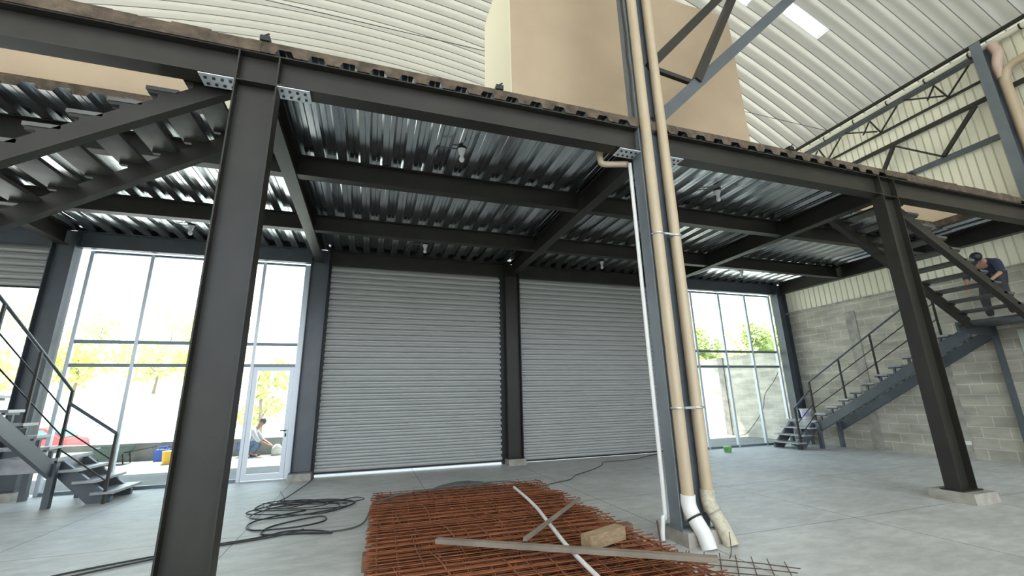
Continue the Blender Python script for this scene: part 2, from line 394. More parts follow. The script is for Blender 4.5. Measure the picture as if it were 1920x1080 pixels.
column(BX[2], YF, zroof(BX[2])-.1, 'tall steel column carrying the cream drain pipes', 'front row columns', gusset=True, mat_=steel_m, plinth=.38)
column(BX[3], YF, ZT, 'dark steel column on a square plinth beside the right staircase', 'front row columns', stiff=True)
column(BX[4], YF, 8.05, 'steel wall column at far right rising to the gutter', 'front row columns', mat_=steel_m)
column(BX[0], YF, ZT, 'steel column out to the left of the left staircase', 'front row columns')
bl = ['steel column between the raised shutter and the left window', 'steel column between the left window and the shutter', 'steel column between the two closed shutters',
      'steel column between the right shutter and the right window', 'steel column in the far right corner of the room']
for k in range(5):
    column(BX[k], 9.22, ZT, bl[k], 'facade columns', dy=.22, mat_=steel_b if k != 2 else steel, plinth=.40)

# ------------------------------------------------------------------ beams
def beam(name, p, q, label, group, h=ZT-ZB, b_=.16, m_=steel):
    o = obj(name, MB().ibeam(p, q, h, b_), m_); return tag(o, label, 'beam', group)
zc = (ZB+ZT)/2
for k, (a0, a1, l_) in enumerate([(-9.4, BX[1]-CW, 'front mezzanine beam left of the foreground column'), (BX[1]+CW, BX[2]-CW, 'front mezzanine beam between the foreground and pipe columns'),
        (BX[2]+CW, BX[3]-CW, 'front mezzanine beam right of the pipe column'), (BX[3]+CW, BX[4]-CW, 'front mezzanine beam over the right staircase')]):
    beam('front_beam', (a0, YF, zc), (a1, YF, zc), l_, 'front mezzanine beams')
names = ['raised shutter column line', 'foreground column line', 'pipe column line', 'right plinth column line', 'right wall line']
for k in range(5):
    beam('main_beam', (BX[k], YF+.09, zc-.001), (BX[k], 9.11, zc-.001), 'deep steel beam running back from the front along the '+names[k], 'beams running back to the facade', m_=steel)
for r_, yy in enumerate((5.5, 7.4)):
    for k in range(4):
        beam('cross_beam', (BX[k]+.08, yy, zc+.01), (BX[k+1]-.08, yy, zc+.01), ('nearer', 'farther')[r_]+' cross beam under the deck '+['facing the left glass facade', 'facing the left closed shutter', 'facing the right closed shutter', 'next to the block wall'][k], 'cross beams', h=.285, b_=.13)
for k in range(4):
    beam('header_beam', (BX[k]+CW, 9.24, zc), (BX[k+1]-CW, 9.24, zc), 'blue grey header beam above the '+['left glass facade', 'left closed shutter', 'right closed shutter', 'right glass facade'][k], 'facade header beams', b_=.12, m_=steel_b if k in (0, 3) else steel)
beam('header_beam', (-9.4, 9.24, zc), (BX[0]-CW, 9.24, zc), 'header beam above the half raised shutter', 'facade header beams', b_=.12, m_=steel_b)

# ------------------------------------------------------------------ decking with concrete slab
def deck(x0, x1, y0, y1, label, m_edge=True):
    t = thing('mezzanine_deck', label, 'deck', ((x0+x1)/2, y0, ZT), 'mezzanine deck bays')
    per = .285; m = MB(); prof = []
    n_ = round((x1-x0)/per); per = (x1-x0)/n_
    for i in range(n_):
        x = x0+i*per
        prof += [(x, ZT+.004), (x+per*.22, ZT+.004), (x+per*.24, ZT+.010), (x+per*.27, ZT+.004), (x+per*.42, ZT+.004), (x+per*.52, ZT+.062), (x+per*.70, ZT+.062), (x+per*.72, ZT+.056), (x+per*.75, ZT+.062), (x+per*.90, ZT+.062)]
    prof.append((x1, ZT+.004))
    k = len(prof)
    m.add([(a_, y0, b_) for a_, b_ in prof]+[(a_, y1, b_) for a_, b_ in prof], [(i, i+1, i+1+k, i+k) for i in range(k-1)])
    obj('corrugated_sheet', m, galv, t)
    # concrete on top, its underside following the sheet
    c_ = MB(); top = ZT+.13
    vs = []
    for y in (y0+.01, y1):
        vs += [(a_, y, b_+.003) for a_, b_ in prof]+[(a_, y, top) for a_, b_ in prof]
    fs = []
    for o_ in (0, 2*k):
        for i in range(k-1): fs.append((o_+i, o_+i+1, o_+i+1+k, o_+i+k))
    for i in range(k-1):
        fs.append((k+i, k+i+1, 3*k+i+1, 3*k+i)); fs.append((i, i+1, 2*k+i+1, 2*k+i))
    fs += [(0, k, 3*k, 2*k), (k-1, 2*k-1, 4*k-1, 3*k-1)]
    c_.add(vs, fs); obj('concrete_slab', c_, slab_m, t)
    if y1 > 9: obj('edge_closure', MB().box(x0, x1, 9.318, 9.326, ZT-.02, ZT+.075), steel, t)
    return t
HX0, HX1, HY = BX[1]-3.6, BX[3]+3.5, 4.88
deck(-9.4, BX[0], HY, 9.6, 'corrugated deck bay at the far left above the raised shutter')
deck(BX[0], BX[1], HY, 9.6, 'corrugated deck bay behind the left stair opening')
deck(BX[1], BX[2], YF-.09, 9.6, 'corrugated deck bay in front of the left closed shutter')
deck(BX[2], BX[3], YF-.09, 9.6, 'corrugated deck bay in front of the right closed shutter')
deck(BX[3], BX[4]+.1, HY, 9.6, 'corrugated deck bay behind the right stair opening')
deck(HX1-.2, BX[4]+.1, YF-.09, HY, 'small corrugated deck piece at the right wall beside the stair opening')
deck(-9.4, HX0, YF-.09, HY, 'small corrugated deck piece left of the left stair opening')
for a0, a1, l_ in ((HX0, BX[1], 'left'), (BX[3], HX1-.2, 'right')):
    m = MB(); random.seed(5); x = a0
    while x < a1-.01:
        w_ = min(random.uniform(.12, .3), a1-x); m.box(x, x+w_, YF-.09, YF+.06, ZT+.002+random.choice((0, 0, .03)), ZT+.125+random.uniform(-.01, .008)); x += w_
    tag(obj('slab_kerb', m, slab_m), 'rough concrete strip on the front beam over the '+l_+' stair opening', 'slab edge', 'slab strips')
# small clamps left on the slab edge
for x, l_ in ((-1.1, 'over the foreground column'), (1.14, 'below the tan wall corner'), (5.31, 'right of the diagonal bracing'), (7.83, 'over the right plinth column')):
    t = thing('edge_clamp', 'small black formwork clamp on the slab edge '+l_, 'clamp', (x, YF-.08, ZT+.13), 'slab edge clamps')
    obj('clamp_body', MB().box(x-.04, x+.04, YF-.1, YF-.02, ZT+.128, ZT+.18), black, t)
    obj('clamp_rod', MB().tube([(x-.03, YF-.09, ZT+.16), (x+.03, YF-.09, ZT+.21)], .009, 6), steel, t)

# ------------------------------------------------------------------ tan walls on the mezzanine
o = obj('wall_middle', MB().box(1.69, 6.05, 4.92, 6.42, ZT+.14, 8.26), tan); tag(o, 'tall tan rendered box room standing on the mezzanine', 'wall', kind='structure')
o = obj('wall_parapet_left', MB().box(-9.4, -1.9, 4.9, 5.02, ZT+.14, 5.2), tan); tag(o, 'low tan wall behind the left stair opening', 'wall', kind='structure')
o = obj('wall_parapet_right', MB().box(7.1, 11.3, 4.9, 5.02, ZT+.14, 5.0), tan); tag(o, 'low tan wall behind the right stair opening', 'wall', kind='structure')

sp_ = obj('lit_side_panel', MB().box(1.682, 1.692, 4.93, 6.41, ZT+.15, 8.255), mat('lit_side_cream', (.86, .80, .60), .7), bpy.data.objects['wall_middle']); sp_['label'] = 'side of the tan box, paler cream for the light on it'  # light on the box's left side put into a cream panel colour
# ------------------------------------------------------------------ roller shutters
def shutter(x0, x1, z0, label, wide=.1):
    t = thing('roller_shutter', label, 'shutter', ((x0+x1)/2, 9.4, z0), 'facade roller shutters')
    zt = 4.27; n_ = round((zt-z0)/.121); per = (zt-z0)/n_; prof = []
    for i in range(n_):
        z = z0+i*per
        prof += [(9.415, z), (9.372, z+per*.05), (9.352, z+per*.18), (9.345, z+per*.36), (9.352, z+per*.54), (9.378, z+per*.64), (9.425, z+per*.69), (9.428, z+per*.96)]
    prof.append((9.415, zt)); k = len(prof)
    m = MB(); m.add([(x0, a_, b_) for a_, b_ in prof]+[(x1, a_, b_) for a_, b_ in prof], [(i, i+1, i+1+k, i+k) for i in range(k-1)])
    obj('curtain', m, shut_m, t)
    obj('bottom_bar', MB().box(x0, x1, 9.385, 9.415, z0-.03, z0+.015), steel, t)
    for s, x in ((-1, x0), (1, x1)): obj('guide_rail', MB().box(x-.04, x+.05 if s < 0 else x+.04, 9.325, 9.43, 0, 4.2).box(x-.05+s*.03, x+.05+s*.03, 9.315, 9.34, 0, 4.1), black, t)
    h = MB(); h.box(x0-.05, x1+.05, 9.30, 9.34, 4.20, 4.29); h.tube([(x0, 9.38, 4.36), (x1, 9.38, 4.36)], .055, 12)
    obj('drum', h, black, t)
    nb = 4
    for i in range(nb):
        x = x0+(x1-x0)*(i+.5)/nb; obj('stop_bolt', MB().lathe([(.018, 0), (.024, .02), (.018, .05)], (x, 9.32, 4.16), 8), black, t)
    return t
shutter(BX[1]+.16, BX[2]-.20, .075, 'closed grey roller shutter left of the centre column')
shutter(BX[2]+.20, BX[3]-.16, .04, 'closed grey roller shutter right of the centre column')
shutter(-9.3, BX[0]-.24, 3.42, 'half raised roller shutter at the left edge')

# ------------------------------------------------------------------ glass facades
def window(name, xs, label, door=False):
    t = thing(name, label, 'window', ((xs[0]+xs[-1])/2, 9.42, 0), kind='structure')
    fr_ = MB(); w_ = .028; y0, y1 = 9.39, 9.46
    for i, x in enumerate(xs):
        fr_.box(x-w_, x+w_, y0, y1, 0, ZB)
    obj('window_frame', fr_, alu, t)
    dk = MB()
    for z in (2.07, 2.48): dk.box(xs[0], xs[-1], y0+.01, y1-.01, z-.03, z+.03)
    dk.box(xs[0], xs[-1], y0+.005, y1-.005, ZB-.03, ZB+.01)
    dk.box(xs[0], xs[-2] if door else xs[-1], y0+.005, y1-.005, 0, .05)
    obj('transom', dk, mat('blue_grey_frame_'+name, (.16, .20, .23), .4, .3), t)
    for i in range(len(xs)-1):
        for a_, b_ in ((.05, 2.04), (2.10, 2.45), (2.51, ZB-.03)):
            if door and i == len(xs)-2 and a_ < 1: continue
            obj('pane', MB().box(xs[i]+w_, xs[i+1]-w_, 9.424, 9.430, a_, b_), glass, t)
    return t
w1 = window('window_1', [-4.98, -4.06, -3.12, -2.17, -1.40], 'tall left glass facade in four bays with a door', True)
window('window_2', [7.36, 8.30, 9.26, 10.20, 11.12], 'tall right glass facade in four bays')
d = thing('door_1', 'glazed aluminium door at the right end of the left facade', 'door', (-1.78, 9.42, 0), kind='structure')
m = MB(); xa, xb = -2.135, -1.435
m.box(xa, xa+.075, 9.39, 9.45, .02, 2.04); m.box(xb-.075, xb, 9.39, 9.45, .02, 2.04); m.box(xa+.075, xb-.075, 9.391, 9.449, .02, .12); m.box(xa+.075, xb-.075, 9.391, 9.449, 1.97, 2.04)
obj('door_frame', m, alu, d); obj('pane', MB().box(xa+.07, xb-.07, 9.417, 9.424, .12, 1.97), glass, d)
obj('door_handle', MB().tube([(-1.47, 9.39, .86), (-1.47, 9.34, .86), (-1.56, 9.335, .86)], .011, 8).lathe([(.012, 0), (.012, .06)], (-1.47, 9.38, .75), 8), steel, d)
for k, (a0, a1) in enumerate(((BX[1]-CW-.05, BX[1]-CW+.04),)):
    m = MB(); m.box(-1.375, -1.29, 9.36, 9.46, 0, ZB); tag(obj('trim_1', m, alu), 'pale aluminium jamb trim beside the left glass door', 'trim', kind='structure')

tread_d = mat('shaded_tread_paint', (.12, .12, .115), .35, .2, .3, 6)  # same treads darkened for the shade on the upper flight
# ------------------------------------------------------------------ staircases
def staircase(sg, xi, label, dz=0.0):
    """sg +1 right stair, -1 left stair; xi = inner string plane of the long flight"""
    X = lambda a_: xi+sg*a_
    W = .73; Y0, Y1 = 8.27, 9.08
    t = thing('staircase', label, 'staircase', (xi, Y0, 0), 'mirrored steel staircases')
    m_ = steel_b
    T = tread_m
    def tread(x0, x1, y0, y1, z):
        return obj('tread', MB().box(x0, x1, y0, y1, z-.035, z), T, t)
    # three starting steps climbing outwards, away from the hall centre
    for k in range(3):
        z = .165*(k+1); a0 = -.74+.235*k
        tread(X(a0-.03), X(a0+.25), Y0-.02, Y1+.02, z)
    for y in (Y0+.12, Y1-.1):
        m = MB(); m.prism([(-.70, 0), (-.42, 0), (.0, .40), (.0, .60), (-.06, .60), (-.70, .08)], (xi, y-.03, 0), (xi, y+.03, 0), (sg, 0, 0), (0, 0, 1))
        for k in range(3): m.box(X(-.56+.235*k), X(-.52+.235*k), y-.02, y+.02, .165*k+.0+.04, .165*(k+1)-.03)
        obj('base_string', m, steel_b, t)
    # landing
    obj('landing', MB().box(X(-.04), X(W), Y0-.02, Y1+.02, .62, .665).box(X(0), X(W), Y0, Y0+.05, .47, .62).box(X(0), X(.05), Y0, Y1, .47, .62), T, t)
    for (x, y) in ((X(-.03), Y0-.04), (X(W-.05), Y0-.04), (X(W-.05), Y1-.05), (X(-.0), Y1-.05)):
        obj('leg', MB().box(x-.04, x+.04, y-.04, y+.04, 0, .6), steel_b, t)
    # long flight towards the front
    ya, yb = Y0, 4.92; za, zb_ = .45, 2.40; sl = (zb_-za)/(ya-yb); NR = 11; run = (ya-yb)/NR; rise = (2.55-.665)/(NR)
    for a_ in (0, W):
        x = X(a_); m = MB()
        m.prism([(ya+.02, za-.10), (ya+.02, za+.11), (yb, zb_+.11), (yb, zb_-.10)], (x-.03, 0, 0), (x+.03, 0, 0), (0, 1, 0), (0, 0, 1))
        obj('string', m, steel_b, t)
    for k in range(NR-1):
        y = ya-run*(k+.5); z = .665+rise*(k+1); zs = za+.11+sl*(ya-y)
        tr = tread(X(-.06), X(W+.0), y-.15, y+.13, z)
        for a_ in (0, W): obj('tread_bracket', MB().prism([(y, zs-.05), (y+.04, zs-.05), (y+.04, z-.065), (y+.12, z-.065), (y+.12, z-.034), (y-.12, z-.034), (y-.12, z-.065), (y, z-.065)], (X(a_)-.02, 0, 0), (X(a_)+.02, 0, 0), (0, 1, 0), (0, 0, 1)), steel_b, tr)
    # upper landing
    obj('landing', MB().box(X(-.35), X(W), 3.98, 4.94, 2.50, 2.55).box(X(-.35), X(W), 4.90, 4.94, 2.34, 2.50).box(X(-.35), X(W), 3.98, 4.02, 2.34, 2.50), steel_b, t)
    for y in (4.02, 4.9): obj('leg', MB().box(X(W-.07), X(W), y-.04, y+.04, 0, 2.5), steel_b, t)
    # upper flight back towards the hall centre
    x0, x1 = X(-.30), BX[2]+sg*4.30; u0, u1 = 2.50, 4.16; N2 = 11; dx = (x1-x0)/N2; rs = (4.57-2.55)/(N2+1)
    for y in (3.99, 4.76):
        m = MB(); m.prism([(x0, u0-.08), (x1, u1+.03), (x1, u1+.21), (x0, u0+.10)], (0, y-.03, 0), (0, y+.03, 0), (1, 0, 0), (0, 0, 1))
        s_ = -1 if y < 4.3 else 1
        m.prism([(x0, u0-.09), (x1, u1+.02), (x1, u1+.035), (x0, u0-.075)], (0, y-.045, 0), (0, y+.045, 0), (1, 0, 0), (0, 0, 1))
        obj('string', m, steel, t)
    for k in range(N2):
        x = x0+dx*(k+.5); z = 2.55+rs*(k+1); zs = u0+.10+(u1-u0+.03)*(k+.5)/N2; hw = abs(dx)*.42
        tr = obj('tread', MB().box(x-abs(dx)*.50, x+abs(dx)*.50, 3.96, 4.79, z-.035, z), tread_d, t)
        for y in (3.99, 4.76): obj('tread_bracket', MB().prism([(x-.02, zs-.08), (x+.02, zs-.08), (x+.03, z-.065), (x+hw, z-.065), (x+hw, z-.034), (x-hw, z-.034), (x-hw, z-.065), (x-.03, z-.065)], (0, y-.022, 0), (0, y+.022, 0), (1, 0, 0), (0, 0, 1)), steel, tr)
    # railing
    R_ = .016
    p0 = (X(-.66), Y0, .16); p0t = (X(-.66), Y0, .97); lp = (X(-.02), Y0, .62); lpt = (X(-.02), Y0, 1.60)
    zl = 1.60; sl2 = .60
    obj('rail_post', MB().bar((p0[0], Y0, 0), p0t, .035, .035), steel, t)
    obj('rail_post', MB().bar(lp, lpt, .035, .035), steel, t)
    obj('handrail', MB().tube([p0t, (X(-.02), Y0, 1.42)], .022, 8), steel_b, t)
    obj('mid_rail', MB().tube([(p0[0], Y0, .60), (X(-.02), Y0, 1.06)], .010, 6).tube([(p0[0], Y0, .30), (X(-.02), Y0, .78)], .010, 6), steel, t)
    ye = 5.35
    top = lambda y: 1.60+sl2*(Y0-y)
    obj('handrail', MB().tube([(X(-.02), Y0, 1.60), (X(-.02), ye, top(ye))], .020, 8), steel_b, t)
    for y in (7.43, 6.63, 5.9, 5.35): obj('rail_post', MB().bar((X(-.02), y, top(y)-.98), (X(-.02), y, top(y)), .03, .03), steel, t)
    obj('mid_rail', MB().tube([(X(-.02), Y0, 1.27), (X(-.02), ye, top(ye)-.33)], .010, 6), steel, t)
    obj('mid_rail', MB().tube([(X(-.02), Y0, .95), (X(-.02), ye, top(ye)-.65)], .010, 6), steel, t)
    return t
staircase(1, 10.68, 'right steel staircase with open treads rising along the block wall')
staircase(-1, -4.25, 'left steel staircase with open treads in front of the glass facade')

# ------------------------------------------------------------------ drain pipes on the middle column
def pipe(name, pts, r, label, clamps=(), m_=pipe_m, k=6, group='drain pipes on the middle column'):
    t = thing(name, label, 'pipe', pts[-1], group)
    obj('pipe_run', MB().tube(smooth_pts(pts, k), r, 16), m_, t)
    return t
p1 = pipe('drain_pipe', [(2.935, 3.70, 9.4), (2.935, 3.70, 5), (2.935, 3.70, 2), (2.935, 3.70, .36), (2.94, 3.695, .28)], .060, 'nearer left cream drain pipe on the front of the tall column')
p2 = pipe('drain_pipe', [(3.175, 3.71, 9.4), (3.175, 3.71, 5), (3.175, 3.71, 2), (3.175, 3.71, .40), (3.18, 3.71, .33)], .058, 'right cream drain pipe with mortar stains at its foot')
e1 = obj('foot_elbow', MB().tube(smooth_pts([(2.935, 3.70, .43), (2.936, 3.70, .33), (2.95, 3.655, .23), (2.975, 3.585, .11), (2.98, 3.545, .0)], 6), .070, 18), pipe_l, p1); e1['label'] = 'pale lilac white elbow at the foot'
obj('joint_ring', MB().tube([(2.948, 3.66, .245), (2.951, 3.65, .230)], .075, 18), steel, e1)
e2 = obj('foot_elbow', MB().tube(smooth_pts([(3.175, 3.71, .46), (3.176, 3.71, .35), (3.195, 3.67, .25), (3.225, 3.60, .11), (3.235, 3.55, .0)], 6), .068, 18), mat('stained_cream_pvc', (.62, .56, .42), .6, 0, .3, 25), p2)
obj('joint_ring', MB().tube([(3.190, 3.675, .265), (3.194, 3.668, .252)], .073, 18), conc, e2)
st = MB(); random.seed(2)
for i in range(14):
    a_ = random.uniform(-.6, 1.2); z = random.uniform(.04, .3); st.lathe([(.004, -.006), (.013, 0), (.004, .008)], (3.185+(.30-z)*.2+.066*math.cos(a_), 3.70-(.30-z)*.42-.06*math.sin(a_+.6), z), 6)
obj('mortar_spot', st, conc, p2)
p3 = pipe('drain_pipe', [(2.47, 4.0, 4.30), (2.47, 4.0, 4.13), (2.49, 4.0, 4.06), (2.56, 3.99, 4.05), (2.78, 3.96, 4.07), (2.80, 3.95, 4.06)], .036, 'short cream drain elbow under the front beam left of the tall column')
p4 = pipe('drain_pipe', [(2.83, 3.93, 4.07), (2.83, 3.93, 2), (2.83, 3.93, .34), (2.80, 3.93, .2), (2.77, 3.92, .05), (2.77, 3.92, 0)], .022, 'thin pale pipe down the left edge of the tall column', m_=pipe_l)
for z in (3.08, 1.225):
    t = thing('pipe_clamp', 'metal strap clamp around both cream pipes, '+('upper one' if z > 2 else 'lower one'), 'clamp', (3.05, 3.7, z), 'pipe clamps')
    m = MB()
    m.tube([(2.935+.066*math.cos(a_), 3.70+.066*math.sin(a_), z) for a_ in [2*PI*i/20 for i in range(20)]], .010, 6, closed=True)
    m.tube([(3.175+.064*math.cos(a_), 3.71+.064*math.sin(a_), z) for a_ in [2*PI*i/20 for i in range(20)]], .010, 6, closed=True)
    m.bar((2.99, 3.655, z), (3.12, 3.66, z), .012, .022)
    obj('strap', m, zinc, t)
random.seed(7)
pts = [(2.80+random.uniform(-.012, .012), 3.70, 4.56+.28*i) for i in range(16)]
tag(obj('hanging_cable', MB().tube(smooth_pts(pts, 4), .009, 6).tube(smooth_pts([(p[0]-.02, p[1], p[2]) for p in pts], 4), .006, 6), cable_m), 'black cables running up beside the tall column to the roof', 'cable')
tag(obj('ground_rod', MB().tube([(2.75, 3.96, .16), (2.60, 3.72, .01)], .008, 6), rust_d), 'thin bent rod leaning on the tall column plinth', 'rod')

# diagonal roof bracing to the right of the tall column
t = thing('roof_bracing', 'dark steel diagonal truss springing from the tall column to the roof', 'truss', (3.17, YF, 4.6))
A0, A1 = Vector((3.16, YF-.02, 4.62)), Vector((8.35, YF-.02, 9.72)); B0, B1 = Vector((3.16, YF-.02, 5.42)), Vector((7.35, YF-.02, 10.14))
obj('lower_chord', MB().bar(A0, A1, .06, .15, (0, 0, 1)), steel_b, t)
obj('upper_chord', MB().bar(B0, B1, .10, .11), steel, t)
obj('web_member', MB().bar((3.90, YF-.02, 5.38), (4.93, YF-.02, 7.28), .11, .10), steel, t)
obj('web_member', MB().bar((3.16, YF-.02, 5.43), (3.95, YF-.02, 5.34), .05, .06), steel, t)
obj('web_member', MB().bar((4.93, YF-.02, 7.4), (6.2, YF-.02, 7.6), .08, .08), steel, t)

# ------------------------------------------------------------------ right wall steelwork
def girt(p, q, label, w_=.09, m_=steel): return tag(obj('wall_girt', MB().bar(p, q, .05, w_), m_), label, 'girt', 'right wall girts')
GX = 11.40
girt((GX, 3.9, 6.96), (GX, 9.5, 6.96), 'upper horizontal girt on the cream cladding behind the mezzanine')
girt((GX, 3.9, 6.10), (GX, 9.5, 6.10), 'lower horizontal girt on the cream cladding behind the mezzanine', .11, steel_b)
girt((GX, 3.9, 7.36), (GX, 9.5, 7.36), 'thin horizontal chord under the roof edge lattice', .045)
girt((GX, -6, 6.96), (GX, 3.7, 6.96), 'upper horizontal girt right of the wall column')
girt((GX, -6, 6.10), (GX, 3.7, 6.10), 'lower horizontal girt right of the wall column', .11)
t = thing('wall_bracing', 'zigzag of dark diagonal struts between the two wall girts', 'bracing', (GX, 4, 6.1))
nodes = [(4.15, 6.9), (4.84, 6.15), (5.62, 6.9), (6.1, 6.15), (7.1, 6.9), (7.9, 6.15), (8.6, 6.9)]
for i in range(len(nodes)-1): obj('strut', MB().bar((GX-.04, *nodes[i]), (GX-.04, *nodes[i+1]), .06, .07 if i % 2 == 0 else .04), steel, t)
t = thing('lattice_girder', 'light zigzag lattice of thin rods under the right roof edge', 'lattice', (GX-.1, 4, 7.4))
y = 3.95
while y < 9.2:
    for (a0, z0, a1, z1, dxx) in ((y, 7.92, y+.55, 7.38, 0), (y+.55, 7.38, y+.75, 7.92, 0), (y+.55, 7.38, y+1.15, 7.70, -.25), (y+.65, 7.70, y+.75, 7.38, -.3)):
        obj('lattice_rod', MB().bar((GX-.02+dxx*.5, a0, z0), (GX-.02+dxx, a1, z1), .025, .03), steel, t)
    y += 1.3
obj('top_chord', MB().bar((GX-.02, 3.9, 7.92), (GX-.02, 9.5, 7.92), .05, .05), steel, t)
obj('inner_chord', MB().bar((GX-.28, 3.9, 7.72), (GX-.28, 9.5, 7.72), .18, .02), steel_b, t)
t = thing('roof_drain_pipe', 'cream downpipe with elbow beside the far right wall column', 'pipe', (11.2, 3.5, 4.5))
obj('downpipe', MB().tube(smooth_pts([(11.29, 1.0, 7.30), (11.29, 2.4, 7.32), (11.29, 3.25, 7.34), (11.285, 3.52, 7.30), (11.28, 3.63, 7.12), (11.28, 3.64, 6.8), (11.28, 3.64, 5.5), (11.28, 3.64, 0)], 6), .078, 14), pipe_m, t)
e_ = obj('elbow', MB().tube(smooth_pts([(11.31, 3.66, 7.93), (11.30, 3.63, 7.80), (11.27, 3.60, 7.66), (11.27, 3.66, 7.45), (11.28, 3.65, 7.15)], 6), .080, 14), mat('pinkish_pvc', (.58, .42, .33), .4), t); e_['label'] = 'pinkish offset elbow'
# sockets and board on the wall
tag(obj('wall_socket', MB().box(XR-.035, XR-.0, 5.74, 5.88, .26, .33), white_p), 'small white socket box low on the block wall', 'socket')
tag(obj('pale_board', MB().box(XR-.02, XR-.001, 3.9, 4.62, 1.93, 2.40), paper), 'pale board fixed to the block wall at the right edge', 'board')

# ------------------------------------------------------------------ bulbs under the deck
def bulb(x, y, label, g_=white_p):
    t = thing('ceiling_bulb', label, 'light bulb', (x, y, ZT), 'bare bulbs under the deck')
    obj('junction_box', MB().lathe([(.055, -.03), (.058, .0)], (x, y, ZT-.0), 14), steel, t)
    obj('lamp_holder', MB().lathe([(.024, -.115), (.032, -.10), (.046, -.045), (.052, -.03)], (x, y, ZT), 14), white_p, t)
    obj('bulb', MB().lathe([(.006, -.205), (.024, -.198), (.036, -.17), (.030, -.14), (.018, -.115)], (x, y, ZT), 14), bulb_m, t)
    obj('conduit', MB().tube(smooth_pts([(x+.05, y, ZT-.02), (x+.0, y+.0, ZT-.025), (x-.15, y+.02, ZT-.02), (x-.27, y+.05, ZT-.012), (x-.31, y+.16, ZT-.01), (x-.33, y+.5, ZT-.01)], 5), .009, 6), cable_g, t)
bulb(.93, 4.72, 'bare bulb nearest the front, left of the tall column')
bulb(.9, 8.3, 'bare bulb in front of the left closed shutter')
bulb(5.0, 8.4, 'bare bulb in front of the right closed shutter')
bulb(4.97, 4.75, 'bare bulb nearest the front, right of the tall column')
bulb(-3.15, 8.35, 'bare bulb before the left glass facade')
bulb(8.96, 8.2, 'bare bulb before the right glass facade')

# ------------------------------------------------------------------ wire mesh stack and things lying on it
ROT = math.radians(-1.2)
def rot(x, y, cx=1.3, cy=4.3, a=ROT):
    dx, dy = x-cx, y-cy; return cx+dx*math.cos(a)-dy*math.sin(a), cy+dx*math.sin(a)+dy*math.cos(a)
TIMB = [6.02, 5.08, 4.17, 3.3, 2.4]
def zsheet(y, base):
    dmin = min(abs(y-t_) for t_ in TIMB); return base-.035*min(1, dmin/.42)**2
def mesh_sheet(x0, x1, y0, y1, base, sp, label, seed, group='stacked mesh sheets', flat=False, da=0, mt=rust, over=.06, ctr=(1.3, 4.3)):
    random.seed(seed); wr_ = MB(); r = .0042 if flat else .0048
    nx = int((x1-x0)/sp); spy = sp if flat else .10; ny = int((y1-y0)/spy)
    for i in range(nx+1):
        x = x0+i*sp; pts = []; ph = random.uniform(0, 6); am = (random.choice((0, 0, 0, .006)) if seed < 66 else random.choice((0, 0, .02, .05))) if not flat else .003
        N_ = int((y1-y0)/.16)
        for j in range(N_+1):
            y = y0-over+(y1-y0+2*over)*j/N_; z = (zsheet(y, base) if not flat else base+.01*math.sin(x*4+y*5))
            wx = am*math.sin(ph+y*3.2); p = rot(x+wx, y, *ctr, a=ROT+da); pts.append((p[0], p[1], z+am*.6*math.cos(ph+y*4)))
        wr_.tube(pts, r, 4, cap=False)
    for j in range(ny+1):
        y = y0+j*spy; z0 = (zsheet(y, base) if not flat else base)+.008
        ov = over+random.uniform(-.02, .04)
        pts = []
        for i in range(7):
            x = x0-ov+(x1-x0+2*ov)*i/6; p = rot(x, y, *ctr, a=ROT+da); pts.append((p[0], p[1], z0+(.01*math.sin(x*4+y*5) if flat else 0)))
        wr_.tube(pts, r, 4, cap=False)
    o = obj('wire_mesh_sheet', wr_, mt); return tag(o, label, 'wire mesh', group)
NL = 10
for k in range(NL):
    random.seed(40+k); ox, oy = random.uniform(-.012, .012), random.choice((-.05, -.025, 0, .025, .05))+random.uniform(-.006, .006)
    z = .128+.012*k
    mesh_sheet(.14+ox, 2.12+.12*(k % 2)+ox, 1.97+oy, 6.02+oy, z, .15, 'topmost rust red wire mesh sheet of the stack, under the white pole' if k == NL-1 else 'rust red welded wire mesh sheet pressed inside the floor stack', 60+k, da=math.radians(random.uniform(-.08, .08)))
mesh_sheet(3.26-1.44, 3.26, 3.02-.84, 3.02, .018, .12, 'loose thin wire mesh sheet on the floor right of the stack', 5, group=None, flat=True, da=math.radians(-39.8), mt=rust_d, over=.05, ctr=(3.26, 3.02))
mesh_sheet(2.72-.98, 2.72, 3.42-.84, 3.42, .040, .07, 'small fine rust red mesh piece beside the short wood block', 6, group=None, flat=True, da=math.radians(-34), mt=rust, over=.04, ctr=(2.72, 3.42))
tag(obj('bent_wire', MB().tube(smooth_pts([(2.93, 3.26, .02), (2.95, 3.25, .08), (2.955, 3.25, .22)], 4), .004, 5), rust_d), 'single thin wire end standing up from the loose mesh', 'wire')
for i, (y, e0, e1) in enumerate(((6.02, .33, 2.2), (5.08, .15, 2.3), (4.17, .02, 2.56), (3.3, .05, 2.3), (2.4, .05, 2.2))):
    a_ = rot(e0, y); b_ = rot(e1, y)
    tag(obj('timber_bearer', MB().bar((*a_, .061), (*b_, .061), .11, .12), wood_r if i != 2 else mat('brown_timber', (.25, .14, .09), .8, 0, .35, 6)), ['farthest timber bearer under the back edge of the mesh stack', 'dark timber bearer, second from the back of the mesh stack', 'brown timber bearer jutting out both sides of the mesh stack', 'timber bearer under the near part of the mesh stack', 'timber bearer below the picture edge under the mesh stack'][i], 'timber', 'timber bearers under the mesh')
ZM = .128+.012*NL+.02
tag(obj('white_pole', MB().tube(smooth_pts([(1.80, 5.55, ZM), (1.70, 4.6, ZM+.005), (1.55, 3.75, ZM+.01), (1.46, 3.2, ZM+.005), (1.36, 2.3, ZM+.01)], 6), .016, 10), white_p), 'thin white plastic pole lying across the wire mesh', 'pole')
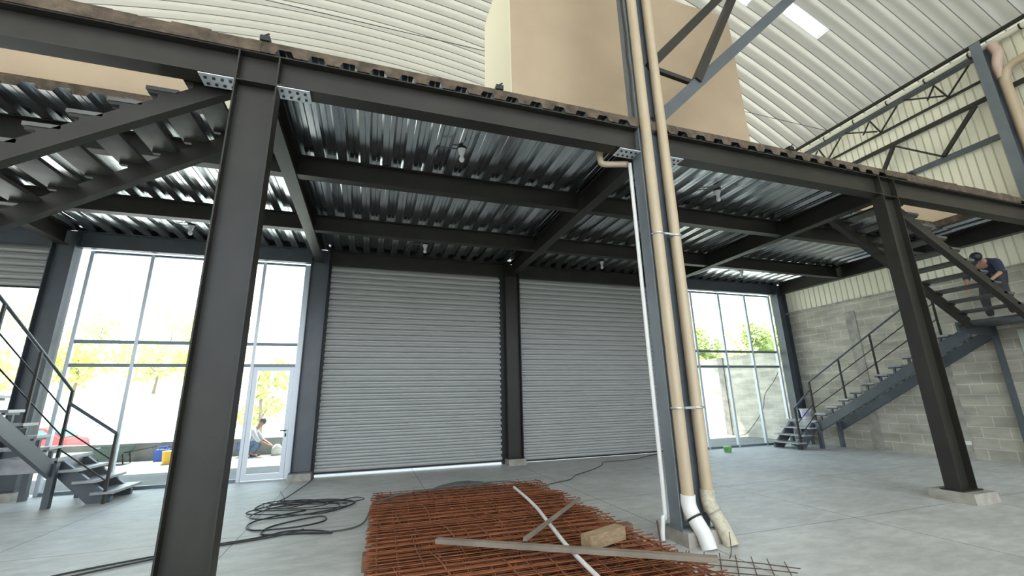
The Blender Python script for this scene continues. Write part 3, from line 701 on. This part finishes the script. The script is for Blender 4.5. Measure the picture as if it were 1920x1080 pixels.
tag(obj('wood_batten', MB().bar((.56, 3.70, ZM+.03), (2.2, 2.55, ZM+.05), .055, .032), wood_g), 'long weathered wood batten across the near part of the mesh', 'batten')
tag(obj('wood_stick', MB().bar((2.15, 4.42, ZM+.06), (1.16, 3.34, ZM+.068), .028, .024), wood_g), 'short wood stick crossing over the white pole', 'stick')
o = MB(); o.bar((1.60, 3.22, .30), (1.98, 3.36, .30), .10, .095); tag(obj('wood_block', o, wood), 'short thick block of sawn wood lying on the mesh', 'wood block')
# grey heap behind the mesh
m = MB(); vs = []; fs = []; NR_, NA = 7, 24; random.seed(9)
for i in range(NR_+1):
    for j in range(NA):
        r = i/NR_; a_ = 2*PI*j/NA; rr = r*(1+.1*math.sin(3*a_)+.06*math.sin(7*a_)); vs.append((1.45+.62*rr*math.cos(a_), 7.0+.30*rr*math.sin(a_), .13*(1-r*r)**1.2+random.uniform(0, .008)*(1-r)))
fs = [(i*NA+j, i*NA+(j+1) % NA, (i+1)*NA+(j+1) % NA, (i+1)*NA+j) for i in range(NR_) for j in range(NA)]
m.add(vs, fs, True); tag(obj('grit_heap', m, tarp), 'low heap of dark grey grit behind the wire mesh', 'heap')

# ------------------------------------------------------------------ cables on the floor
def cable(pts, label, r=.009, m_=cable_m, group=None, z=.01):
    o = obj('floor_cable', MB().tube(smooth_pts([(p[0], p[1], (p[2] if len(p) > 2 else z)) for p in pts], 7), r, 6), m_); return tag(o, label, 'cable', group)
random.seed(11)
cable([(-.3+.0, 6.95), (-.1, 7.05), (.0, 6.85), (-.35, 6.75), (-.95, 6.95), (-1.3, 7.15), (-1.15, 6.8), (-.7, 6.65), (-.45, 6.8), (-.8, 7.2), (-1.2, 7.0), (-1.0, 6.7), (-.55, 6.95), (-.2, 6.65)], 'thin black cable loops on top of the tangled heap', .006, z=.03)
pts = [(-.90, 9.3), (-.93, 8.6), (-1.05, 7.6), (-1.10, 7.1), (-.55, 7.2), (-.15, 6.9), (-.25, 6.55), (-.9, 6.6), (-1.35, 6.9), (-1.2, 7.3), (-.6, 7.05), (-.1, 6.75), (-.5, 6.35), (-1.1, 6.5), (-1.4, 6.7), (-1.0, 7.05), (-.4, 6.9), (-.35, 6.5), (-1.0, 6.25), (-1.3, 6.4), (-1.15, 6.9), (-.7, 7.0)]
cable([(x, y, .01+.006*(i % 4)) for i, (x, y) in enumerate(pts)], 'tangled black cable heap leading to the left glass door', .0075)
cable([(-.7, 6.6), (-1.2, 6.2, .02), (-1.15, 5.85), (-.7, 5.75, .02), (-.42, 5.95), (-.5, 6.15, .02), (-.95, 5.95), (-1.0, 5.62), (-.6, 5.5), (-.3, 5.36, .02), (-.45, 5.55), (-.75, 5.65), (-1.05, 5.5), (-1.45, 5.40), (-1.83, 5.24), (-2.3, 5.05), (-2.8, 4.75)], 'black cable looping from the heap past the foreground column')
cable([(-.6, 5.62, .02), (-.9, 5.48), (-1.4, 5.36), (-1.8, 5.16), (-2.2, 4.96), (-2.6, 4.7)], 'second black cable strand running beside the first to the left edge', .008)
cable([(-.75, 5.55), (-.3, 5.45), (.0, 5.55, .03), (.14, 5.65, .2), (.5, 5.75, .27), (1.2, 5.95, .27), (1.9, 6.05, .25), (2.4, 6.2, .1), (2.6, 6.75), (3.0, 6.95), (3.3, 7.1), (3.57, 7.43), (4.0, 7.75), (4.25, 7.95), (4.55, 8.25), (4.8, 8.6), (5.2, 8.62), (5.6, 8.66), (6.1, 8.95), (6.6, 9.2)], 'thin grey cable crossing the mesh towards the right shutter', .009, cable_g)
cable([(-1.25, 8.1), (-1.1, 7.5), (-1.0, 6.95)], 'short thin black lead above the cable heap', .005)

# small things standing about
t = thing('plastic_bucket', 'white plastic bucket with lilac print on the right stair landing', 'bucket', (10.93, 8.72, .665))
obj('bucket_body', MB().lathe([(.105, 0), (.135, .24), (.145, .245), (.145, .262), (.13, .262), (.10, .02)], (10.93, 8.72, .666), 24), white_p, t)
obj('printed_band', MB().lathe([(.1165, .07), (.1305, .18)], (10.93, 8.72, .667), 24), lilac, t)
t = thing('green_tub', 'small green tub on the floor below the right window', 'tub', (8.24, 8.75, 0))
obj('tub_body', MB().lathe([(.075, 0), (.095, .11), (.10, .115), (.08, .115)], (8.24, 8.75, 0), 16), green_p, t)
obj('tub_lid', MB().lathe([(.09, .112), (.085, .13), (.02, .135)], (8.24, 8.75, 0), 16), mat('pale_green', (.35, .55, .25), .5), t)

# ------------------------------------------------------------------ yard outside
o = obj('yard_kerb_wall', MB().box(-9, 3.5, 14.4, 14.7, -.02, .42), mat('grey_kerb', (.30, .30, .28), .9, 0, .3, 3)); tag(o, 'low grey retaining kerb wall across the yard outside', 'kerb', kind='structure')
o = obj('yard_block_wall', MB().box(11.9, 12.1, 9.62, 24, -.02, 2.6), block_o); tag(o, 'grey block boundary wall outside the right window', 'wall', kind='structure')
for y in (12.4, 15.4): tag(obj('wall_pier', MB().box(11.86, 11.9, y-.12, y+.12, -.02, 2.6), conc), 'pale concrete pier in the outdoor block wall, '+('nearer one' if y < 13 else 'farther one'), 'pier', 'outdoor wall piers')
tag(obj('wall_cable', MB().tube(smooth_pts([(11.84, 10.0, 2.1), (11.83, 10.3, 1.7), (11.83, 10.7, 1.3), (11.83, 10.9, .8), (11.8, 11.6, .1), (11.7, 12, .01)], 6), .01, 6), cable_g), 'thin cable hanging down the outdoor block wall', 'cable')
def lumpbox(x, y, z, w_, d_, h, name, label, cat, m_, lid=None):
    t = thing(name, label, cat, (x, y, z)); obj('body', MB().lathe([(w_*.42, 0), (w_*.5, h*.9), (w_*.52, h), (w_*.44, h)], (x, y, z), 16), m_, t)
    obj('handle', MB().tube([(x-w_*.5, y, z+h*.9), (x-w_*.3, y, z+h*1.35), (x+w_*.3, y, z+h*1.35), (x+w_*.5, y, z+h*.9)], .008, 6), steel, t); return t
lumpbox(-2.42, 14.05, -.02, .2, .2, .17, 'teal_bucket', 'small teal bucket on the ground outside the glass door', 'bucket', teal_p)
lumpbox(-4.62, 13.3, -.02, .3, .3, .30, 'yellow_bucket', 'yellow bucket outside, just left of the foreground column', 'bucket', yellow_p)
t = thing('blue_jerrycan', 'blue jerrycan by the outdoor kerb', 'jerrycan', (-5.05, 14.1, -.02))
obj('can_body', MB().box(-5.2, -4.9, 14.0, 14.2, -.02, .26), blue_p, t); obj('can_handle', MB().tube([(-5.14, 14.1, .26), (-5.12, 14.1, .33), (-4.98, 14.1, .33), (-4.96, 14.1, .26)], .015, 6), blue_p, t)
t = thing('wheelbarrow', 'grey green wheelbarrow tipped by the outdoor kerb', 'wheelbarrow', (-6.0, 13.9, -.02))
m = MB(); m.add([(-6.3,13.7,.12),(-5.8,13.7,.12),(-5.8,14.05,.12),(-6.3,14.05,.12),(-6.42,13.6,.38),(-5.66,13.6,.38),(-5.66,14.15,.38),(-6.42,14.15,.38)], [(0,3,2,1),(0,1,5,4),(1,2,6,5),(2,3,7,6),(3,0,4,7)])
obj('tray', m, mat('barrow_green', (.12, .17, .15), .6), t)
obj('wheel', MB().tube([(-6.45+.14*math.cos(a_), 13.87, .12+.14*math.sin(a_)) for a_ in [2*PI*i/16 for i in range(16)]], .03, 6, closed=True), tyre, t)
obj('handle', MB().tube([(-6.45, 13.8, .12), (-5.2, 13.65, .35)], .015, 6).tube([(-6.45, 13.95, .12), (-5.2, 14.1, .35)], .015, 6), steel, t)
obj('leg', MB().tube([(-5.75, 13.7, .25), (-5.7, 13.7, -.02)], .015, 6).tube([(-5.75, 14.05, .25), (-5.7, 14.05, -.02)], .015, 6), steel, t)

# parked car
t = thing('car', 'red hatchback car parked outside beyond the left staircase', 'car', (-13.8, 25.8, -.88))
cx, cy, cz = -12.5, 25.0, -.88
prof = [(0, .32), (.02, .62), (.12, .88), (.45, 1.0), (.9, 1.38), (1.5, 1.46), (2.3, 1.42), (2.95, 1.02), (3.7, .90), (3.92, .70), (3.95, .32), (3.5, .22), (.5, .22)]
m = MB(); n_ = len(prof)
rings = []
for (yo, ins) in ((0, .12), (.12, .0), (1.5, .0), (1.62, .12)):
    for a_, b_ in prof: 
        k_ = ins*(1 if b_ > .9 else .3)
        rings.append((cx-a_, cy+yo, cz+b_-k_*.15+0))
m.add(rings, [(r*n_+i, r*n_+(i+1) % n_, (r+1)*n_+(i+1) % n_, (r+1)*n_+i) for r in range(3) for i in range(n_)], True)
m.add(rings, [tuple(range(n_)), tuple(range(3*n_, 4*n_))[::-1]])
obj('car_body', m, red_car, t)
m = MB(); m.prism([(.62, 1.0), (1.0, 1.32), (1.5, 1.37), (1.5, .98)], (cx, cy-.01, cz), (cx, cy+.02, cz), (-1, 0, 0), (0, 0, 1)); m.prism([(1.56, .98), (1.56, 1.37), (2.25, 1.34), (2.72, .98)], (cx, cy-.01, cz), (cx, cy+.02, cz), (-1, 0, 0), (0, 0, 1))
obj('side_window', m, glass_car, t)
obj('rear_window', MB().prism([(.40, 1.0), (.84, 1.36), (.88, 1.34), (.46, .98)], (cx+.02, cy+.2, cz), (cx+.02, cy+1.4, cz), (-1, 0, 0), (0, 0, 1)), glass_car, t)
for xx in (.75, 3.2):
    for yy in (.02, 1.6):
        wq = obj('wheel', MB().tube([(cx-xx+.22*math.cos(a_), cy+yy, cz+.30+.22*math.sin(a_)) for a_ in [2*PI*i/20 for i in range(20)]], .085, 8, closed=True), tyre, t)
        obj('hubcap', MB().prism([(.17*math.cos(2*PI*i/14), .17*math.sin(2*PI*i/14)) for i in range(14)], (cx-xx, cy+yy-.06, cz+.30), (cx-xx, cy+yy+.06, cz+.30), (1, 0, 0), (0, 0, 1)), alu, wq)

# ------------------------------------------------------------------ trees
def tree(x, y, z, h, r, m_, label, seed, cat='tree', name='leafy_tree', leaves=1100, trunk=True, group='trees outside', ls=1):
    random.seed(seed); t = thing(name, label, cat, (x, y, z), group)
    cr_ = MB(); blobs = [(random.uniform(-r, r)*.7, random.uniform(-r, r)*.7, h*random.uniform(.35 if trunk else .15, .9), r*random.uniform(.35, .6)) for _ in range(9)]
    for i in range(leaves):
        bx, by, bz, br = random.choice(blobs); d_ = Vector((random.gauss(0, 1), random.gauss(0, 1), random.gauss(0, 1))).normalized()*br*random.uniform(.6, 1.05)
        p = Vector((x+bx, y+by, z+bz))+d_; s_ = random.uniform(.06, .13)*(1+r*.18)*ls
        u = Vector((random.gauss(0, 1), random.gauss(0, 1), random.gauss(0, 1))).normalized(); v = u.orthogonal().normalized()
        cr_.add([p-u*s_, p+v*s_*.55, p+u*s_, p-v*s_*.55], [(0, 1, 2, 3)])
    obj('crown', cr_, m_, t)
    tr_ = MB()
    if trunk:
        tr_.tube([(x, y, z-.05), (x+.06, y, z+h*.25), (x-.04, y, z+h*.5), (x, y, z+h*.75)], [.05*h/3+.03, .045*h/3+.02, .03*h/3+.015, .01], 7)
    for bx, by, bz, br in blobs[:6]: tr_.tube([(x, y, z+h*(.35 if trunk else .02)), (x+bx*.5, y+by*.5, z+bz*.75), (x+bx, y+by, z+bz)], [.03, .02, .008], 5)
    obj('branches', tr_, bark, t)
    return t
spec = [(-19.8, 30, 2.4, 1.9, leaf1, 'yellow green bush seen under the half raised shutter'), (-15.6, 30.5, 3.2, 1.9, leaf1, 'loose tree beyond the left end of the left window'),
        (-11.9, 30.5, 3.2, 2.0, leaf1, 'bushy tree beyond the first window mullion'), (-8.6, 29.5, 3.0, 1.8, leaf1, 'yellow green tree left of the foreground column'),
        (-4.2, 20.5, 3.9, .9, leaf1, 'slim tree right beside the foreground column'), (-3.1, 24, 4.2, 1.0, leaf2, 'slim tree seen through the glass door'),
        (-1.0, 24.5, 4.0, 1.0, leaf1, 'tree at the right end of the glass door view')]
for i, (x, y, h, r, m_, l_) in enumerate(spec): tree(x, y, hz(x, y), h, r, m_, l_, 100+i, leaves=1500)
far = [(-26, 44), (-20.5, 42), (-17, 45), (-13.5, 40), (-11, 43), (-5, 46)]
for i, (x, y) in enumerate(far): tree(x, y, hz(x, y), 3.2, 2.2, leaf2, ['sparse hillside tree, leftmost on the far slope', 'sparse hillside tree, second from the left on the far slope', 'sparse hillside tree, third from the left on the far slope', 'sparse hillside tree above the second window mullion', 'sparse hillside tree behind the foreground column', 'sparse hillside tree above the glass door'][i], 200+i, leaves=700)
rt_ = [(15.0, 17.2, 5.5, 1.7), (17.4, 18.8, 5.7, 1.8), (20.2, 19.6, 5.6, 1.9), (23.2, 20.2, 5.7, 1.9), (26.4, 20.8, 5.5, 2.0), (29.8, 21.5, 5.6, 2.0), (18.6, 25, 7.2, 2.2)]
for i, (x, y, h, r) in enumerate(rt_): tree(x, y, hz(x, y), h, r, leaf1 if i % 2 else leaf2, 'leafy tree behind the outdoor block wall, '+['leftmost', 'second from left', 'third from left', 'fourth from left', 'fifth from left', 'sixth from left', 'rightmost'][i], 300+i, leaves=3600)

# ------------------------------------------------------------------ people
def skinned(name, chain, parent, m_, root=0, sub=2):
    """chain: dict joint->(pos, r), edges list"""
    J, E = chain; me = bpy.data.meshes.new(name); keys = list(J)
    me.from_pydata([J[k][0] for k in keys], [(keys.index(a_), keys.index(b_)) for a_, b_ in E], [])
    o = bpy.data.objects.new(name, me); C.objects.link(o)
    if parent: o.parent = parent; o.matrix_parent_inverse = Matrix.Translation(parent.location).inverted()
    sk = o.modifiers.new('Skin', 'SKIN'); sk.use_smooth_shade = True
    for i, k in enumerate(keys):
        r = J[k][1]; v = me.skin_vertices[0].data[i]; v.radius = r if isinstance(r, tuple) else (r, r); v.use_root = (i == root)
    s_ = o.modifiers.new('Sub', 'SUBSURF'); s_.levels = sub; s_.render_levels = sub
    me.materials.append(m_); return o
def hand_edges(J, E, wrist, name, pos, fwd, side, upv, sc_=1.0):
    """palm plus four fingers and a thumb"""
    pos, fwd, side, upv = map(Vector, (pos, fwd, side, upv)); J[name+'palm'] = (tuple(pos+fwd*.05*sc_), (.030*sc_, .018*sc_)); E.append((wrist, name+'palm'))
    for i, (off, ln) in enumerate(((-.027, .068), (-.009, .078), (.009, .073), (.026, .058))):
        b_ = pos+fwd*.085*sc_+side*off*sc_; c_ = b_+fwd*ln*.5*sc_-upv*.01*sc_; d_ = c_+fwd*ln*.35*sc_-upv*.028*sc_
        for s_, q, r in (('a', b_, .0095), ('b', c_, .0085), ('c', d_, .007)): J[name+str(i)+s_] = (tuple(q), r*sc_)
        E += [(name+'palm', name+str(i)+'a'), (name+str(i)+'a', name+str(i)+'b'), (name+str(i)+'b', name+str(i)+'c')]
    b_ = pos+fwd*.04*sc_-side*.036*sc_; c_ = b_+fwd*.03*sc_-side*.018*sc_-upv*.01*sc_
    J[name+'t1'] = (tuple(b_), .011*sc_); J[name+'t2'] = (tuple(c_), .009*sc_); E += [(name+'palm', name+'t1'), (name+'t1', name+'t2')]
def person(J, label, loc, top_m, bot_m, cap=None, facing=(-1, 0, 0), shoe=darkc):
    """J: joint positions pelvis chest neck head, sL eL hL sR eR hR, hipL kL aL hipR kR aR (world)"""
    t = thing('person', label, 'person', loc); V = {k: Vector(v) for k, v in J.items()}; fc = Vector(facing).normalized()
    B = {'pelvis': (V['pelvis'], (.13, .10)), 'chest': (V['chest'], (.15, .105)), 'neck': (V['neck'], .052), 'head': (V['head'], (.075, .09)), 'crown': (V['head']+(V['head']-V['neck']).normalized()*.10, (.068, .08))}
    E = [('pelvis', 'chest'), ('chest', 'neck'), ('neck', 'head'), ('head', 'crown')]
    for s_ in 'LR':
        B['s'+s_] = (V['s'+s_], .058); B['e'+s_] = (V['e'+s_], .042); B['h'+s_] = (V['h'+s_], .027)
        E += [('chest', 's'+s_), ('s'+s_, 'e'+s_), ('e'+s_, 'h'+s_)]
        d_ = (V['h'+s_]-V['e'+s_]).normalized(); sd_ = d_.cross(Vector((0, 0, 1))); sd_ = (sd_.normalized() if sd_.length > .1 else Vector((0, 1, 0)))*(1 if s_ == 'L' else -1)
        hand_edges(B, E, 'h'+s_, 'hand'+s_, V['h'+s_], d_, sd_, Vector((0, 0, 1)))
        B['hip'+s_] = (V['hip'+s_], .085); B['k'+s_] = (V['k'+s_], .055); B['a'+s_] = (V['a'+s_], .038); B['toe'+s_] = (V['a'+s_]+fc*.17-Vector((0, 0, .035)), (.038, .024))
        E += [('pelvis', 'hip'+s_), ('hip'+s_, 'k'+s_), ('k'+s_, 'a'+s_), ('a'+s_, 'toe'+s_)]
    bd = skinned('body', (B, E), t, skin)
    S = {'pelvis': (V['pelvis']*.8+V['chest']*.2, (.145, .118)), 'chest': (V['chest'], (.168, .122)), 'col': (V['chest']*.35+V['neck']*.65, .072)}; SE = [('pelvis', 'chest'), ('chest', 'col')]
    for s_ in 'LR':
        S['s'+s_] = (V['s'+s_], .075); S['e'+s_] = (V['e'+s_], .056); S['m'+s_] = (V['e'+s_]*.75+V['h'+s_]*.25, .050); SE += [('chest', 's'+s_), ('s'+s_, 'e'+s_), ('e'+s_, 'm'+s_)]
    skinned('shirt', (S, SE), t, top_m)
    P = {'pelvis': (V['pelvis'], (.148, .120))}; PE = []
    for s_ in 'LR':
        P['hip'+s_] = (V['hip'+s_], .102); P['k'+s_] = (V['k'+s_], .072); P['a'+s_] = (V['k'+s_]*.08+V['a'+s_]*.92, .058); PE += [('pelvis', 'hip'+s_), ('hip'+s_, 'k'+s_), ('k'+s_, 'a'+s_)]
    skinned('trousers', (P, PE), t, bot_m)
    for s_ in 'LR':
        Q = {'a': (V['a'+s_]-fc*.03-Vector((0, 0, .03)), .045), 'b': (V['a'+s_]+fc*.08-Vector((0, 0, .045)), (.045, .032)), 'c': (V['a'+s_]+fc*.18-Vector((0, 0, .055)), (.042, .026))}
        skinned('shoe', (Q, [('a', 'b'), ('b', 'c')]), t, shoe)
    # face details and hair
    upd = (V['head']-V['neck']).normalized(); hc = V['head']+upd*.035; side = fc.cross(upd).normalized(); f_ = (fc-upd*fc.dot(upd)).normalized()
    def ball(c_, r, m_, nm, sq=(1, 1, 1)):
        m = MB(); vs = []; n1, n2 = 8, 12
        for i in range(n1+1):
            for j in range(n2):
                th = PI*i/n1; ph = 2*PI*j/n2; vs.append(c_+f_*(r*sq[0]*math.sin(th)*math.cos(ph))+side*(r*sq[1]*math.sin(th)*math.sin(ph))+upd*(r*sq[2]*math.cos(th)))
        m.add(vs, [(i*n2+j, i*n2+(j+1) % n2, (i+1)*n2+(j+1) % n2, (i+1)*n2+j) for i in range(n1) for j in range(n2)], True); return obj(nm, m, m_, t)
    ball(hc+f_*.075-upd*.005, .016, skin, 'nose', (1.1, .7, 1.2))
    for s_ in (-1, 1):
        ball(hc+f_*.066+side*.028*s_+upd*.012, .009, hair, 'eye'); ball(hc+side*.075*s_, .022, skin, 'ear', (.8, .4, 1.2))
    ball(hc+f_*.064-upd*.045, .015, mat('lips', (.30, .12, .10), .6), 'mouth', (.5, 1.3, .4))
    ball(hc+upd*.028-f_*.016, .093, cap or hair, 'cap' if cap else 'hair', (1.0, .95, .92))
    if cap: ball(hc+upd*.045+f_*.085, .06, cap, 'cap_brim', (1, .9, .14))
    return t
# worker standing on the upper landing of the right stair, bent over the flight
z0 = 2.55
person({'pelvis': (11.15, 4.60, z0+.84), 'chest': (10.90, 4.55, z0+1.06), 'neck': (10.74, 4.53, z0+1.15), 'head': (10.64, 4.51, z0+1.15),
        'sL': (10.85, 4.36, z0+1.08), 'eL': (10.74, 4.28, z0+.84), 'hL': (10.55, 4.36, z0+.70), 'sR': (10.86, 4.74, z0+1.09), 'eR': (10.92, 4.86, z0+.86), 'hR': (10.72, 4.80, z0+.68),
        'hipL': (11.11, 4.50, z0+.82), 'kL': (11.02, 4.44, z0+.44), 'aL': (11.10, 4.42, z0+.08), 'hipR': (11.13, 4.70, z0+.82), 'kR': (11.08, 4.76, z0+.44), 'aR': (11.17, 4.78, z0+.08)},
       'person in dark cap and dark clothes bending over on the right stairs', (11.1, 4.6, z0), navy, darkc, cap=black, facing=(-1, -.1, -.25))
x0, y0, z0 = -2.98, 14.0, -.02
person({'pelvis': (x0-.22, y0, z0+.30), 'chest': (x0-.02, y0-.02, z0+.60), 'neck': (x0+.10, y0-.02, z0+.76), 'head': (x0+.17, y0-.02, z0+.86),
        'sL': (x0+.0, y0-.2, z0+.66), 'eL': (x0+.16, y0-.22, z0+.42), 'hL': (x0+.38, y0-.12, z0+.30), 'sR': (x0, y0+.17, z0+.66), 'eR': (x0+.18, y0+.2, z0+.42), 'hR': (x0+.40, y0+.08, z0+.30),
        'hipL': (x0-.2, y0-.12, z0+.28), 'kL': (x0+.18, y0-.18, z0+.38), 'aL': (x0+.02, y0-.16, z0+.07), 'hipR': (x0-.2, y0+.1, z0+.28), 'kR': (x0+.16, y0+.2, z0+.36), 'aR': (x0, y0+.16, z0+.07)},
       'person in pale shirt and blue trousers crouching outside the glass door', (x0, y0, z0), ltcl, denim, facing=(1, 0, -.1))
t = thing('paper_sack', 'pale sack on the ground in front of the crouching person', 'sack', (x0+.62, y0-.02, -.02))
obj('sack_body', MB().lathe([(.10, 0), (.14, .08), (.12, .2), (.06, .28)], (x0+.62, y0-.02, -.02), 12), paper, t)
